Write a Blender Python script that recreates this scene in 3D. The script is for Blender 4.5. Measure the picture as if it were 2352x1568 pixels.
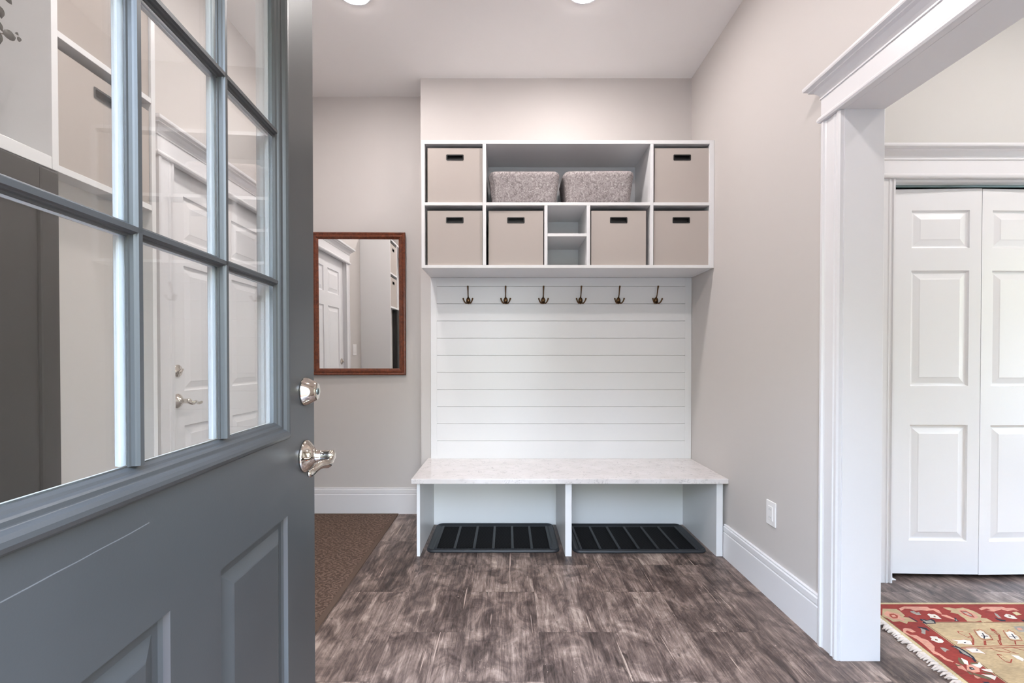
import bpy, bmesh, math, random
from mathutils import Vector, Matrix
random.seed(7)
for o in list(bpy.data.objects): bpy.data.objects.remove(o)
SC = bpy.context.scene
COL = SC.collection
PI = math.pi

# ------------------------------------------------------------------ camera, world, exposure
F_PX = 1043.0; PITCH = math.radians(0.6); VPX, VPY = 1165.0, 823.0
cam = bpy.data.cameras.new('camera'); camo = bpy.data.objects.new('camera', cam); COL.objects.link(camo)
cam.sensor_width = 36.0; cam.lens = 36.0 * F_PX / 2352.0
cam.shift_x = (1176 - VPX) / 2352.0
cam.shift_y = (VPY + F_PX * math.tan(PITCH) - 784) / 2352.0
cam.clip_start = 0.02
camo.location = (0, 0, 1.14); camo.rotation_euler = (PI / 2 - PITCH, 0, 0)
SC.camera = camo
SC.view_settings.view_transform = 'Standard'; SC.view_settings.look = 'None'
SC.view_settings.gamma = 1.0; SC.view_settings.use_curve_mapping = False
SC.view_settings.exposure = 0.36

W = bpy.data.worlds.new('world'); SC.world = W; W.use_nodes = True
nt = W.node_tree; nt.nodes.clear()
out = nt.nodes.new('ShaderNodeOutputWorld'); bg = nt.nodes.new('ShaderNodeBackground')
tc = nt.nodes.new('ShaderNodeTexCoord'); sp = nt.nodes.new('ShaderNodeSeparateXYZ')
nz = nt.nodes.new('ShaderNodeTexNoise'); nz.inputs['Scale'].default_value = 9; nz.inputs['Detail'].default_value = 6
ma = nt.nodes.new('ShaderNodeMath'); ma.operation = 'MULTIPLY_ADD'; ma.inputs[1].default_value = 0.25
rp = nt.nodes.new('ShaderNodeValToRGB'); e = rp.color_ramp.elements
e[0].position = 0.0; e[0].color = (.13, .13, .125, 1)
e[1].position = 1.0; e[1].color = (.42, .62, 1.0, 1)
for p, c in ((.28, (.10, .12, .09, 1)), (.42, (.25, .29, .23, 1)), (.47, (.74, .84, 1.0, 1)), (.65, (.58, .74, 1.0, 1))):
    k = e.new(p); k.color = c
nt.links.new(tc.outputs['Generated'], sp.inputs[0]); nt.links.new(tc.outputs['Generated'], nz.inputs['Vector'])
nt.links.new(nz.outputs['Fac'], ma.inputs[0]); nt.links.new(sp.outputs['Z'], ma.inputs[2])
nt.links.new(ma.outputs[0], rp.inputs['Fac']); nt.links.new(rp.outputs['Color'], bg.inputs['Color'])
bg.inputs['Strength'].default_value = 22.0
nt.links.new(bg.outputs[0], out.inputs['Surface'])
LAMP = 200.0        # radiance of the recessed ceiling lights
sunl = bpy.data.lights.new('sun', 'SUN'); sunl.energy = .5; sunl.angle = math.radians(11); sunl.color = (.86, .93, 1.0)
suno = bpy.data.objects.new('sun', sunl); COL.objects.link(suno); suno.location = (1, -6, 3)
suno.rotation_euler = Vector((-.127, 1, -.17)).to_track_quat('-Z', 'Y').to_euler()     # hazy low daylight through the entry doorway

# ------------------------------------------------------------------ key dimensions (metres; +Y into the room)
CEIL = 3.05; XR = 1.257; XR2 = 1.405; XL = -1.57; YB = 3.335; YN = 3.118; XBLK = -0.592
YOPEN = 1.698; ZOPEN = 2.067; YCL = 2.312

# ------------------------------------------------------------------ material helpers
def srgb(r, g, b):
    f = lambda v: (v / 12.92 if v <= .04045 else ((v + .055) / 1.055) ** 2.4)
    return tuple(f(x / 255.0) for x in (r, g, b)) + (1,)
class N:
    def __init__(s, name):
        s.m = bpy.data.materials.new(name); s.m.use_nodes = True; s.t = s.m.node_tree
        s.b = s.t.nodes['Principled BSDF']; s.o = s.t.nodes['Material Output']
    def n(s, t, **kw):
        d = s.t.nodes.new(t)
        for k, v in kw.items():
            if hasattr(d, k): setattr(d, k, v)
            else: d.inputs[k.replace('_', ' ')].default_value = v
        return d
    def l(s, a, b): s.t.links.new(a, b)
    def math(s, op, a, b=None, c=None):
        d = s.n('ShaderNodeMath', operation=op)
        for i, x in enumerate((a, b, c)):
            if x is None: continue
            if isinstance(x, (int, float)): d.inputs[i].default_value = x
            else: s.l(x, d.inputs[i])
        return d.outputs[0]
    def ramp(s, f, stops):
        d = s.n('ShaderNodeValToRGB'); e = d.color_ramp.elements
        e[0].position, e[0].color = stops[0]; e[1].position, e[1].color = stops[-1]
        for p, c in stops[1:-1]:
            k = e.new(p); k.color = c
        s.l(f, d.inputs[0]); return d.outputs[0]
    def mix(s, f, a, b, mode='MIX'):
        d = s.n('ShaderNodeMix', data_type='RGBA', blend_type=mode)
        for i, x in ((0, f), (6, a), (7, b)):
            if isinstance(x, (int, float)): d.inputs[i].default_value = x
            elif isinstance(x, tuple): d.inputs[i].default_value = x
            else: s.l(x, d.inputs[i])
        return d.outputs[2]
    def coords(s, scale=(1, 1, 1)):
        t = s.n('ShaderNodeTexCoord'); m = s.n('ShaderNodeMapping'); m.inputs['Scale'].default_value = scale
        s.l(t.outputs['Object'], m.inputs[0]); return m.outputs[0]
    def noise(s, v, scale, detail=3, rough=.5, dist=0):
        d = s.n('ShaderNodeTexNoise'); d.inputs['Scale'].default_value = scale; d.inputs['Detail'].default_value = detail
        d.inputs['Roughness'].default_value = rough; d.inputs['Distortion'].default_value = dist
        s.l(v, d.inputs['Vector']); return d.outputs[0]
    def bump(s, h, strength=.2, dist=.002):
        d = s.n('ShaderNodeBump'); d.inputs['Strength'].default_value = strength; d.inputs['Distance'].default_value = dist
        s.l(h, d.inputs['Height']); s.l(d.outputs[0], s.b.inputs['Normal'])

def simple(name, col, rough=.5, metal=0, bump=0, bscale=300, spec=None, var=0):
    g = N(name); g.b.inputs['Base Color'].default_value = col; g.b.inputs['Roughness'].default_value = rough
    g.b.inputs['Metallic'].default_value = metal
    if spec is not None: g.b.inputs['Specular IOR Level'].default_value = spec
    v = g.coords()
    if var:
        f = g.noise(v, 4, 4)
        c2 = tuple(min(1, x * (1 + var)) for x in col[:3]) + (1,); c1 = tuple(x * (1 - var) for x in col[:3]) + (1,)
        g.l(g.ramp(f, [(.3, c1), (.7, c2)]), g.b.inputs['Base Color'])
    if bump: g.bump(g.noise(v, bscale, 2), bump, .001)
    return g.m
M = {}
M['wall'] = simple('greige_wall_paint', (.55, .515, .495, 1), .6, bump=.12, bscale=500)
M['wall_right_room'] = simple('warm_grey_wall_paint', (.56, .545, .52, 1), .6, bump=.12, bscale=500)
M['ceiling'] = simple('ceiling_paint', (.83, .81, .80, 1), .7, bump=.1, bscale=500)
M['trim'] = simple('white_trim_paint', (.73, .72, .735, 1), .28)
M['white'] = simple('white_cabinet_paint', (.72, .715, .72, 1), .35)
M['door_white'] = simple('white_moulded_door_paint', (.76, .755, .77, 1), .32, bump=.05, bscale=60)
M['inner_white'] = simple('white_exterior_door_paint', (.82, .84, .86, 1), .35)
M['plastic'] = simple('white_plastic', (.80, .78, .775, 1), .3)
M['nickel'] = simple('polished_nickel', (.66, .60, .53, 1), .06, 1)
M['bronze'] = simple('antique_bronze', (.115, .065, .032, 1), .3, 1)
M['black'] = simple('black_plastic', (.006, .006, .007, 1), .45)
M['lining'] = simple('dark_box_lining', (.02, .018, .018, 1), .8)
M['blue_grey_steel'] = simple('steel_track', (.25, .32, .33, 1), .3, 1)  # blue-grey steel for track, sill, hinges and small hardware
M['dark_cab'] = simple('charcoal_paint', srgb(30, 27, 26), .6, bump=.1, bscale=400)
M['grey_panel'] = simple('grey_panel_paint', (.25, .24, .23, 1), .6, bump=.1, bscale=400)
M['leaf'] = simple('eucalyptus_leaf', srgb(58, 57, 50), .6, var=.25)
M['stem'] = simple('dry_stem', srgb(110, 98, 84), .7)
M['ceramic'] = simple('grey_ceramic', srgb(150, 147, 142), .3)
M['grass'] = simple('lawn', (.09, .10, .075, 1), .9, var=.3)
M['brick'] = simple('brick_step', (.30, .09, .05, 1), .8, var=.3)
M['track_white'] = simple('white_metal', (.8, .82, .84, 1), .3)

def mat_emit():
    g = N('lamp_lens'); e = g.n('ShaderNodeEmission'); e.inputs[0].default_value = (1, .94, .915, 1); e.inputs[1].default_value = LAMP
    g.l(e.outputs[0], g.o.inputs[0]); return g.m
M['lamp'] = mat_emit()

def mat_glass():
    g = N('clear_glass'); tr = g.n('ShaderNodeBsdfTransparent'); tr.inputs[0].default_value = (.992, .996, .994, 1)
    gl = g.n('ShaderNodeBsdfGlossy'); gl.inputs['Roughness'].default_value = .0; gl.inputs[0].default_value = (1, 1, 1, 1)
    fr = g.n('ShaderNodeFresnel'); ge = g.n('ShaderNodeNewGeometry'); g.l(g.math('MULTIPLY_ADD', ge.outputs['Backfacing'], 1 / 1.36 - 1.36, 1.36), fr.inputs[0])
    mx = g.n('ShaderNodeMixShader'); g.l(fr.outputs[0], mx.inputs[0]); g.l(tr.outputs[0], mx.inputs[1]); g.l(gl.outputs[0], mx.inputs[2])
    g.l(mx.outputs[0], g.o.inputs[0]); return g.m
M['glass'] = mat_glass()
M['mirror'] = simple('mirror_silver', (.90, .90, .89, 1), .005, 1)

def mat_door():
    g = N('grey_door_paint'); v = g.coords()
    sepd = g.n('ShaderNodeVectorMath', operation='MULTIPLY_ADD')
    vor = g.n('ShaderNodeTexVoronoi'); vor.inputs['Scale'].default_value = 21; vor.inputs['Randomness'].default_value = 1; g.l(v, vor.inputs['Vector'])
    spot = g.math('LESS_THAN', vor.outputs['Distance'], .028)
    pick = g.n('ShaderNodeSeparateColor'); g.l(vor.outputs['Color'], pick.inputs[0])
    spot = g.math('MULTIPLY', spot, g.math('GREATER_THAN', pick.outputs[0], .66))
    # two long fine scratches across the lower rail
    sx = g.n('ShaderNodeSeparateXYZ'); g.l(v, sx.inputs[0])
    wob = g.noise(v, 6, 2)
    def scratch(m, c, x0, x1, wd):
        line = g.math('ADD', g.math('MULTIPLY_ADD', sx.outputs[0], m, c), g.math('MULTIPLY', wob, .012))
        d = g.math('ABSOLUTE', g.math('SUBTRACT', sx.outputs[2], line))
        a = g.math('LESS_THAN', d, wd)
        a = g.math('MULTIPLY', a, g.math('GREATER_THAN', sx.outputs[0], x0))
        return g.math('MULTIPLY', a, g.math('LESS_THAN', sx.outputs[0], x1))
    s1 = scratch(.045, .925, .1, .395, .0006)
    dark = g.ramp(g.noise(v, 5, 3), [(.3, (.043, .044, .044, 1)), (.7, (.050, .051, .051, 1))])
    c = g.mix(g.math('MULTIPLY', s1, .18), dark, (.45, .45, .45, 1))
    c = g.mix(spot, c, (.7, .7, .7, 1))
    g.l(c, g.b.inputs['Base Color']); g.b.inputs['Roughness'].default_value = .37
    g.bump(g.noise(v, 350, 2), .06, .001); return g.m
M['door'] = mat_door()

def mat_fabric(name, col, dark):
    g = N(name); v = g.coords()
    a = g.noise(g.coords((350, 350, 1500)), 1, 2); b = g.noise(g.coords((1500, 1500, 300)), 1, 2)
    f = g.math('MULTIPLY_ADD', a, .5, g.math('MULTIPLY', b, .5))
    c = g.mix(f, dark, col); c = g.mix(.5, c, col)
    g.l(c, g.b.inputs['Base Color']); g.b.inputs['Roughness'].default_value = .95
    g.bump(f, .35, .0008); return g.m
M['linen'] = mat_fabric('beige_linen', (.455, .405, .370, 1), (.33, .285, .26, 1))

def mat_felt():
    g = N('grey_felt'); v = g.coords((1, 1, 1))
    a = g.noise(v, 42, 6, .62, 2.2); b = g.noise(v, 260, 3, .6, .8)
    f = g.math('MULTIPLY_ADD', b, .35, g.math('MULTIPLY', a, .65))
    c = g.ramp(f, [(.34, (.10, .085, .085, 1)), (.46, (.235, .205, .205, 1)), (.55, (.34, .305, .30, 1)), (.68, (.56, .52, .51, 1))])
    g.l(c, g.b.inputs['Base Color']); g.b.inputs['Roughness'].default_value = 1
    g.bump(f, .5, .002); return g.m
M['felt'] = mat_felt()

def mat_quartz():
    g = N('white_quartz'); v = g.coords()
    a = g.noise(v, 11, 8, .68, 1.6); b = g.noise(v, 22, 4, .6, .5)
    vein = g.math('ABSOLUTE', g.math('SUBTRACT', a, .5)); msk = g.ramp(b, [(.45, (0, 0, 0, 1)), (.62, (1, 1, 1, 1))])
    ve = g.ramp(vein, [(.0, (.85, .85, .85, 1)), (.016, (0, 0, 0, 1))])
    vf = g.math('MULTIPLY', ve, msk)
    base = g.ramp(g.noise(v, 9, 4), [(.35, (.63, .59, .575, 1)), (.65, (.68, .64, .63, 1))])
    c = g.mix(vf, base, (.26, .235, .235, 1))
    g.l(c, g.b.inputs['Base Color']); g.b.inputs['Roughness'].default_value = .12; return g.m
M['quartz'] = mat_quartz()

def mat_frame():
    g = N('reddish_wood'); a = g.noise(g.coords((40, 40, 40)), 1.2, 4, .5, 1)
    c = g.ramp(a, [(.3, (.075, .017, .007, 1)), (.7, (.20, .052, .020, 1))])
    g.l(c, g.b.inputs['Base Color']); g.b.inputs['Roughness'].default_value = .28; return g.m
M['wood_red'] = mat_frame()

def mat_floor():
    g = N('wood_look_plank_floor'); t = g.n('ShaderNodeTexCoord'); s = g.n('ShaderNodeSeparateXYZ'); g.l(t.outputs['Object'], s.inputs[0])
    X, Y = s.outputs[0], s.outputs[1]
    u = g.math('DIVIDE', g.math('SUBTRACT', X, .131), .307); r = g.math('FLOOR', u); fu = g.math('FRACT', u)
    par = g.math('ABSOLUTE', g.math('MODULO', r, 2.0))
    v = g.math('ADD', g.math('DIVIDE', g.math('SUBTRACT', Y, 1.88), .615), g.math('MULTIPLY', par, .47)); p = g.math('FLOOR', v); fv = g.math('FRACT', v)
    cb = g.n('ShaderNodeCombineXYZ'); g.l(r, cb.inputs[0]); g.l(p, cb.inputs[1])
    wn = g.n('ShaderNodeTexWhiteNoise', noise_dimensions='3D'); g.l(cb.outputs[0], wn.inputs['Vector']); rnd = wn.outputs['Value']
    # narrower strips printed inside each plank
    st = g.math('FLOOR', g.math('MULTIPLY', fu, 2.0)); cb2 = g.n('ShaderNodeCombineXYZ'); g.l(r, cb2.inputs[0]); g.l(p, cb2.inputs[1]); g.l(st, cb2.inputs[2])
    wn2 = g.n('ShaderNodeTexWhiteNoise', noise_dimensions='3D'); g.l(cb2.outputs[0], wn2.inputs['Vector']); rnd2 = wn2.outputs['Value']
    def vec(sx, sy, off, rr=rnd2):
        c = g.n('ShaderNodeCombineXYZ'); g.l(g.math('MULTIPLY_ADD', rr, off, g.math('MULTIPLY', X, sx)), c.inputs[0])
        g.l(g.math('MULTIPLY_ADD', rr, off * 1.7, g.math('MULTIPLY', Y, sy)), c.inputs[1]); g.l(g.math('MULTIPLY', rr, 9.0), c.inputs[2]); return c.outputs[0]
    streak = g.noise(vec(22, 3.0, 40), 1, 9, .70, .9)
    blotch = g.noise(vec(9.5, 6.0, 30, rnd), 1, 7, .62, 1.0)
    fine = g.noise(vec(120, 7, 50), 1, 5, .75, .3)
    f = g.math('ADD', g.math('MULTIPLY', streak, .36), g.math('ADD', g.math('MULTIPLY', blotch, .40), g.math('MULTIPLY', fine, .24)))
    f = g.math('ADD', f, g.math('MULTIPLY', g.math('SUBTRACT', rnd2, .5), .06))
    c = g.ramp(f, [(.37, srgb(40, 31, 28)), (.43, srgb(67, 54, 49)), (.495, srgb(98, 82, 75)), (.555, srgb(132, 114, 104)), (.63, srgb(176, 157, 144))])
    # pale cracked flecks
    fl = g.noise(vec(48, 17, 70), 1, 8, .75, 2.2); pl = g.noise(vec(4.5, 2.2, 90, rnd), 1, 3, .5, .5)
    m = g.math('MULTIPLY', g.ramp(fl, [(.60, (0, 0, 0, 1)), (.66, (1, 1, 1, 1))]), g.ramp(pl, [(.52, (0, 0, 0, 1)), (.60, (1, 1, 1, 1))]))
    c = g.mix(g.math('MULTIPLY', m, .6), c, srgb(206, 186, 170))
    # long pale splits and dark knots
    sp_ = g.noise(vec(60, 1.6, 20), 1, 2, .4, .6); m2 = g.ramp(sp_, [(.722, (0, 0, 0, 1)), (.735, (1, 1, 1, 1))])
    c = g.mix(g.math('MULTIPLY', m2, .55), c, srgb(196, 174, 158))
    kn = g.noise(vec(34, 10, 60), 1, 3, .5, .8); m3 = g.ramp(kn, [(.66, (0, 0, 0, 1)), (.75, (1, 1, 1, 1))])
    c = g.mix(g.math('MULTIPLY', m3, .8), c, srgb(38, 29, 27))
    eu = g.math('MAXIMUM', g.math('LESS_THAN', fu, .006), g.math('MULTIPLY', g.math('LESS_THAN', g.math('FRACT', g.math('MULTIPLY', fu, 2.0)), .008), .5)); ev = g.math('LESS_THAN', fv, .004); ed = g.math('MAXIMUM', eu, ev)
    c = g.mix(g.math('MULTIPLY', ed, .45), c, srgb(55, 45, 42))
    g.l(c, g.b.inputs['Base Color']); g.l(g.ramp(f, [(.3, (.50,) * 3 + (1,)), (.7, (.34,) * 3 + (1,))]), g.b.inputs['Roughness'])
    g.bump(g.math('SUBTRACT', f, g.math('MULTIPLY', ed, .5)), .25, .002); return g.m
M['floor'] = mat_floor()

def mat_matbrown():
    g = N('brown_woven_mat'); v0 = g.coords((1, 1, 1)); ws = []
    for ang in (45, -45):
        t = g.n('ShaderNodeTexCoord'); m = g.n('ShaderNodeMapping'); m.inputs['Rotation'].default_value = (0, 0, math.radians(ang)); g.l(t.outputs['Object'], m.inputs[0])
        w = g.n('ShaderNodeTexWave'); w.inputs['Scale'].default_value = 13; w.inputs['Distortion'].default_value = 7; w.inputs['Detail'].default_value = 2; w.inputs['Detail Scale'].default_value = 3
        g.l(m.outputs[0], w.inputs['Vector']); ws.append(w.outputs['Fac'])
    chk = g.n('ShaderNodeTexChecker'); chk.inputs['Scale'].default_value = 17; t = g.n('ShaderNodeTexCoord'); m = g.n('ShaderNodeMapping'); m.inputs['Rotation'].default_value = (0, 0, math.radians(45)); g.l(t.outputs['Object'], m.inputs[0]); g.l(m.outputs[0], chk.inputs['Vector'])
    f = g.mix(chk.outputs['Fac'], ws[0], ws[1])
    n = g.noise(v0, 230, 4, .7); 
    f2 = g.math('MULTIPLY_ADD', f, .28, g.math('MULTIPLY', n, .72))
    c = g.ramp(f2, [(.25, srgb(62, 47, 38)), (.5, srgb(96, 75, 62)), (.8, srgb(134, 110, 94))])
    g.l(c, g.b.inputs['Base Color']); g.b.inputs['Roughness'].default_value = 1
    g.bump(f2, .9, .006); return g.m
M['mat_brown'] = mat_matbrown()
M['mat_brown_edge'] = simple('brown_mat_border', srgb(88, 70, 58), .95, bump=.8, bscale=300)

def mat_rubber():
    g = N('black_rubber_tread'); v = g.coords(); t = g.n('ShaderNodeTexCoord'); m = g.n('ShaderNodeMapping'); m.inputs['Rotation'].default_value = (0, 0, math.radians(28)); g.l(t.outputs['Object'], m.inputs[0])
    w = g.n('ShaderNodeTexWave'); w.inputs['Scale'].default_value = 34; w.bands_direction = 'Y'; g.l(m.outputs[0], w.inputs['Vector'])
    g.b.inputs['Base Color'].default_value = (.004, .004, .005, 1); g.b.inputs['Roughness'].default_value = .7
    g.b.inputs['Specular IOR Level'].default_value = .12
    g.bump(w.outputs['Fac'], .9, .004); return g.m
M['rubber_tread'] = mat_rubber()
M['rubber'] = simple('black_rubber', (.016, .018, .022, 1), .5, bump=.1, bscale=200)

def rug_mat(name, col, d=.82):
    g = N(name); a = g.noise(g.coords((60, 500, 60)), 1, 3); b = g.noise(g.coords(), 9, 3)
    f = g.math('MULTIPLY_ADD', a, .6, g.math('MULTIPLY', b, .4))
    dk = tuple(x * d * .8 for x in col[:3]) + (1,); lt = tuple(min(1, x * 1.12) for x in col[:3]) + (1,)
    g.l(g.ramp(f, [(.35, dk), (.65, lt)]), g.b.inputs['Base Color']); g.b.inputs['Roughness'].default_value = 1
    g.bump(a, .4, .001); return g.m
RUGC = {'red': srgb(142, 48, 38), 'beige': srgb(186, 160, 122), 'cream': srgb(198, 178, 138), 'pink': srgb(208, 148, 126), 'white': srgb(226, 214, 200),
        'navy': srgb(34, 34, 48), 'grey': srgb(158, 150, 138), 'olive': srgb(104, 92, 66), 'rust': srgb(158, 70, 52), 'brown': srgb(120, 84, 56)}
for k, c in RUGC.items(): M['rug_' + k] = rug_mat('rug_' + k + '_wool', c)
M['fringe'] = rug_mat('cream_fringe', srgb(214, 200, 190), .8)

# ------------------------------------------------------------------ mesh helpers
class MB:
    def __init__(s): s.bm = bmesh.new(); s.mi = 0; s.smooth = False
    def _f(s, vs):
        try: f = s.bm.faces.new(vs); f.material_index = s.mi; f.smooth = s.smooth; return f
        except ValueError: return None
    def box(s, x0, x1, y0, y1, z0, z1):
        v = [s.bm.verts.new(p) for p in ((x0, y0, z0), (x1, y0, z0), (x1, y1, z0), (x0, y1, z0), (x0, y0, z1), (x1, y0, z1), (x1, y1, z1), (x0, y1, z1))]
        for q in ((0, 3, 2, 1), (4, 5, 6, 7), (0, 1, 5, 4), (1, 2, 6, 5), (2, 3, 7, 6), (3, 0, 4, 7)): s._f([v[i] for i in q])
        return s
    def loops(s, rings, closed=True, cap0=False, cap1=False):
        R = [[s.bm.verts.new(p) for p in r] for r in rings]
        n = len(R[0])
        for a, b in zip(R, R[1:]):
            for i in range(n if closed else n - 1):
                s._f([a[i], a[(i + 1) % n], b[(i + 1) % n], b[i]])
        if cap0: s._f(R[0][::-1])
        if cap1: s._f(R[-1])
        return R
    def prism(s, prof, axis, c0, c1):
        f = {'x': lambda a, b, c: (c, a, b), 'y': lambda a, b, c: (a, c, b), 'z': lambda a, b, c: (a, b, c)}[axis]
        s.loops([[f(a, b, c) for a, b in prof] for c in (c0, c1)], True, True, True); return s
    def lathe(s, prof, org=(0, 0, 0), axis='z', seg=32):
        o = Vector(org); rings = []
        for r, h in prof:
            ring = []
            for k in range(seg):
                a = 2 * PI * k / seg; c, d = r * math.cos(a), r * math.sin(a)
                ring.append(o + Vector({'z': (c, d, h), 'x': (h, c, d), 'y': (d, h, c)}[axis]))
            rings.append(ring)
        s.smooth = True; s.loops(rings, True, True, True); s.smooth = False; return s
    def tube(s, pts, rad, seg=12, flat=None):
        pts = [Vector(p) for p in pts]; rings = []
        if not isinstance(rad, (list, tuple)): rad = [rad] * len(pts)
        up = None
        for i, p in enumerate(pts):
            t = (pts[min(i + 1, len(pts) - 1)] - pts[max(i - 1, 0)]).normalized()
            if up is None:
                up = Vector((0, 0, 1)) if abs(t.z) < .9 else Vector((0, 1, 0))
            a = t.cross(up).normalized(); b = a.cross(t).normalized(); up = b
            ra, rb = (rad[i], rad[i]) if not isinstance(rad[i], (list, tuple)) else rad[i]
            rings.append([p + a * ra * math.cos(2 * PI * k / seg) + b * rb * math.sin(2 * PI * k / seg) for k in range(seg)])
        s.smooth = True; s.loops(rings, True, True, True); s.smooth = False; return s
    def sphere(s, c, r, sc=(1, 1, 1), seg=16):
        pr = [(max(1e-5, math.sin(PI * k / 10)), -math.cos(PI * k / 10)) for k in range(11)]
        s.smooth = True
        s.loops([[(c[0] + r * sc[0] * a * math.cos(2 * PI * j / seg), c[1] + r * sc[1] * a * math.sin(2 * PI * j / seg), c[2] + r * sc[2] * b) for j in range(seg)] for a, b in pr], True, True, True)
        s.smooth = False; return s
    def build(s, name, mat, parent=None, bevel=0, seg=2, kind=None, smooth=False):
        bmesh.ops.recalc_face_normals(s.bm, faces=s.bm.faces)
        me = bpy.data.meshes.new(name); s.bm.to_mesh(me); s.bm.free()
        o = bpy.data.objects.new(name, me); COL.objects.link(o)
        for m in (mat if isinstance(mat, (list, tuple)) else [mat]): me.materials.append(m)
        if smooth:
            for p in me.polygons: p.use_smooth = True
        if bevel:
            md = o.modifiers.new('bevel', 'BEVEL'); md.width = bevel; md.segments = seg; md.limit_method = 'ANGLE'; md.angle_limit = math.radians(40)
        if parent: o.parent = parent
        if kind: o['kind'] = kind
        return o
def rrect(x0, x1, y0, y1, r, n=5):
    pts = []
    for cx, cy, a0 in ((x1 - r, y1 - r, 0), (x0 + r, y1 - r, 90), (x0 + r, y0 + r, 180), (x1 - r, y0 + r, 270)):
        for k in range(n + 1):
            a = math.radians(a0 + 90 * k / n); pts.append((cx + r * math.cos(a), cy + r * math.sin(a)))
    return pts
def empty(name, loc=(0, 0, 0), rz=0, label=None, cat=None, group=None, kind=None, parent=None):
    o = bpy.data.objects.new(name, None); COL.objects.link(o); o.location = loc; o.rotation_euler = (0, 0, rz); o.empty_display_size = .05
    tag(o, label, cat, group, kind)
    if parent: o.parent = parent
    return o
def tag(o, label=None, cat=None, group=None, kind=None):
    if label: o['label'] = label
    if cat: o['category'] = cat
    if group: o['group'] = group
    if kind: o['kind'] = kind
    return o
def copy_tree(o, parent=None):
    c = o.copy(); COL.objects.link(c)
    if parent: c.parent = parent
    for ch in list(o.children): copy_tree(ch, c)
    return c
def struct(name, mb, mat, bevel=0, label=None, parent=None):
    o = mb.build(name, mat, parent, bevel); 
    if not parent: o['kind'] = 'structure'
    if label: o['label'] = label
    return o

# face pierced by rectangles, with nested rings going in from each rectangle  (local: u = x, z; depth = y)
def pierced(mb, u0, u1, z0, z1, y, rects, sgn, fill=True):
    us = sorted({u0, u1, *[r[0] for r in rects], *[r[1] for r in rects]}); zs = sorted({z0, z1, *[r[2] for r in rects], *[r[3] for r in rects]})
    V = {(a, b): mb.bm.verts.new((a, y, b)) for a in us for b in zs}
    for i in range(len(us) - 1):
        for j in range(len(zs) - 1):
            cu, cz = (us[i] + us[i + 1]) / 2, (zs[j] + zs[j + 1]) / 2
            if any(r[0] < cu < r[1] and r[2] < cz < r[3] for r in rects): continue
            mb._f([V[us[i], zs[j]], V[us[i + 1], zs[j]], V[us[i + 1], zs[j + 1]], V[us[i], zs[j + 1]]])
def nest(mb, rect, prof, cap=True):
    a, b, c, d = rect
    rings = [[(a + i, y, c + i), (b - i, y, c + i), (b - i, y, d - i), (a + i, y, d - i)] for i, y in prof]
    mb.loops(rings, True, False, cap)
def panel_leaf(mb, w, h, t, rects, both=True):
    pf = [(0, 0), (.004, .007), (.010, .009), (.016, .009), (.042, .003), (.046, .0015)]
    pierced(mb, 0, w, 0, h, 0, rects, 1)
    for r in rects: nest(mb, r, pf)
    pierced(mb, 0, w, 0, h, t, rects if both else [], -1)
    if both:
        for r in rects: nest(mb, r, [(i, t - y) for i, y in pf])
    for a, b in (((0, 0), (w, 0)), ((w, 0), (w, h)), ((w, h), (0, h)), ((0, h), (0, 0))):
        mb._f([mb.bm.verts.new(p) for p in ((a[0], 0, a[1]), (b[0], 0, b[1]), (b[0], t, b[1]), (a[0], t, a[1]))])

# ------------------------------------------------------------------ room shell
struct('floor', MB().box(XL - .1, 4.7, -.2, 3.6, -.1, 0), M['floor'])
b = MB(); b.box(XL - .1, 4.7, -.2, 3.6, CEIL, CEIL + .1); struct('ceiling', b, M['ceiling'])
struct('wall_left', MB().box(XL - .12, XL, -.2, 2.104, 0, CEIL).box(XL - .12, XL, 3.03, 3.6, 0, CEIL).box(XL - .12, XL, 2.104, 3.03, 2.06, CEIL), M['wall'])
struct('wall_back_left', MB().box(XL, XBLK, YB, YB + .12, 0, CEIL), M['wall'])
struct('wall_back', MB().box(XBLK, XR2, YN, YB + .12, 0, CEIL), M['wall'])
YN0 = .34
b = MB().box(XR, XR2 - .001, YOPEN + .012, YN, 0, CEIL).box(XR, XR2 - .001, YN0, YOPEN + .012, ZOPEN + .012, CEIL).box(XR, XR2 - .001, -.2, YN0 - .012, 0, CEIL).box(XR, XR2 - .001, YN0 - .012, YN0, ZOPEN + .012, CEIL)
struct('wall_right', b, M['wall'])
# front wall with the entry doorway the camera stands in
DX0, DX1, DZ = -.44, .53, 2.09
struct('wall_front', MB().box(XL, DX0, -.03, .12, 0, CEIL).box(DX1, XR, -.03, .12, 0, CEIL).box(DX0, DX1, -.03, .12, DZ, CEIL), M['wall'])
# adjoining room
struct('wall_closet', MB().box(XR2, 1.957, YCL, YCL + .12, 0, CEIL).box(3.79, 4.6, YCL, YCL + .12, 0, CEIL).box(1.957, 3.79, YCL, YCL + .12, 2.045, CEIL)
       .box(XR2, 4.6, 3.1, 3.2, 0, CEIL).box(XR2 , XR2 + .02, YCL + .12, 3.1, 0, CEIL), M['wall_right_room'])
b = MB().box(4.5, 4.62, -.2, .3, 0, CEIL).box(4.5, 4.62, 1.9, 3.2, 0, CEIL).box(4.5, 4.62, .3, 1.9, 0, .5).box(4.5, 4.62, .3, 1.9, 2.3, CEIL)
struct('wall_far_right', b, M['wall_right_room'])
struct('wall_front_right', MB().box(XR2, 4.6, -.32, -.2, 0, CEIL), M['wall_right_room'])
b = MB().box(4.5, 4.6, .3, .36, .5, 2.3).box(4.5, 4.6, 1.84, 1.9, .5, 2.3).box(4.5, 4.6, .36, 1.84, .5, .56).box(4.5, 4.6, .36, 1.84, 2.24, 2.3).box(4.53, 4.57, .36, 1.84, 1.38, 1.42)
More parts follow.
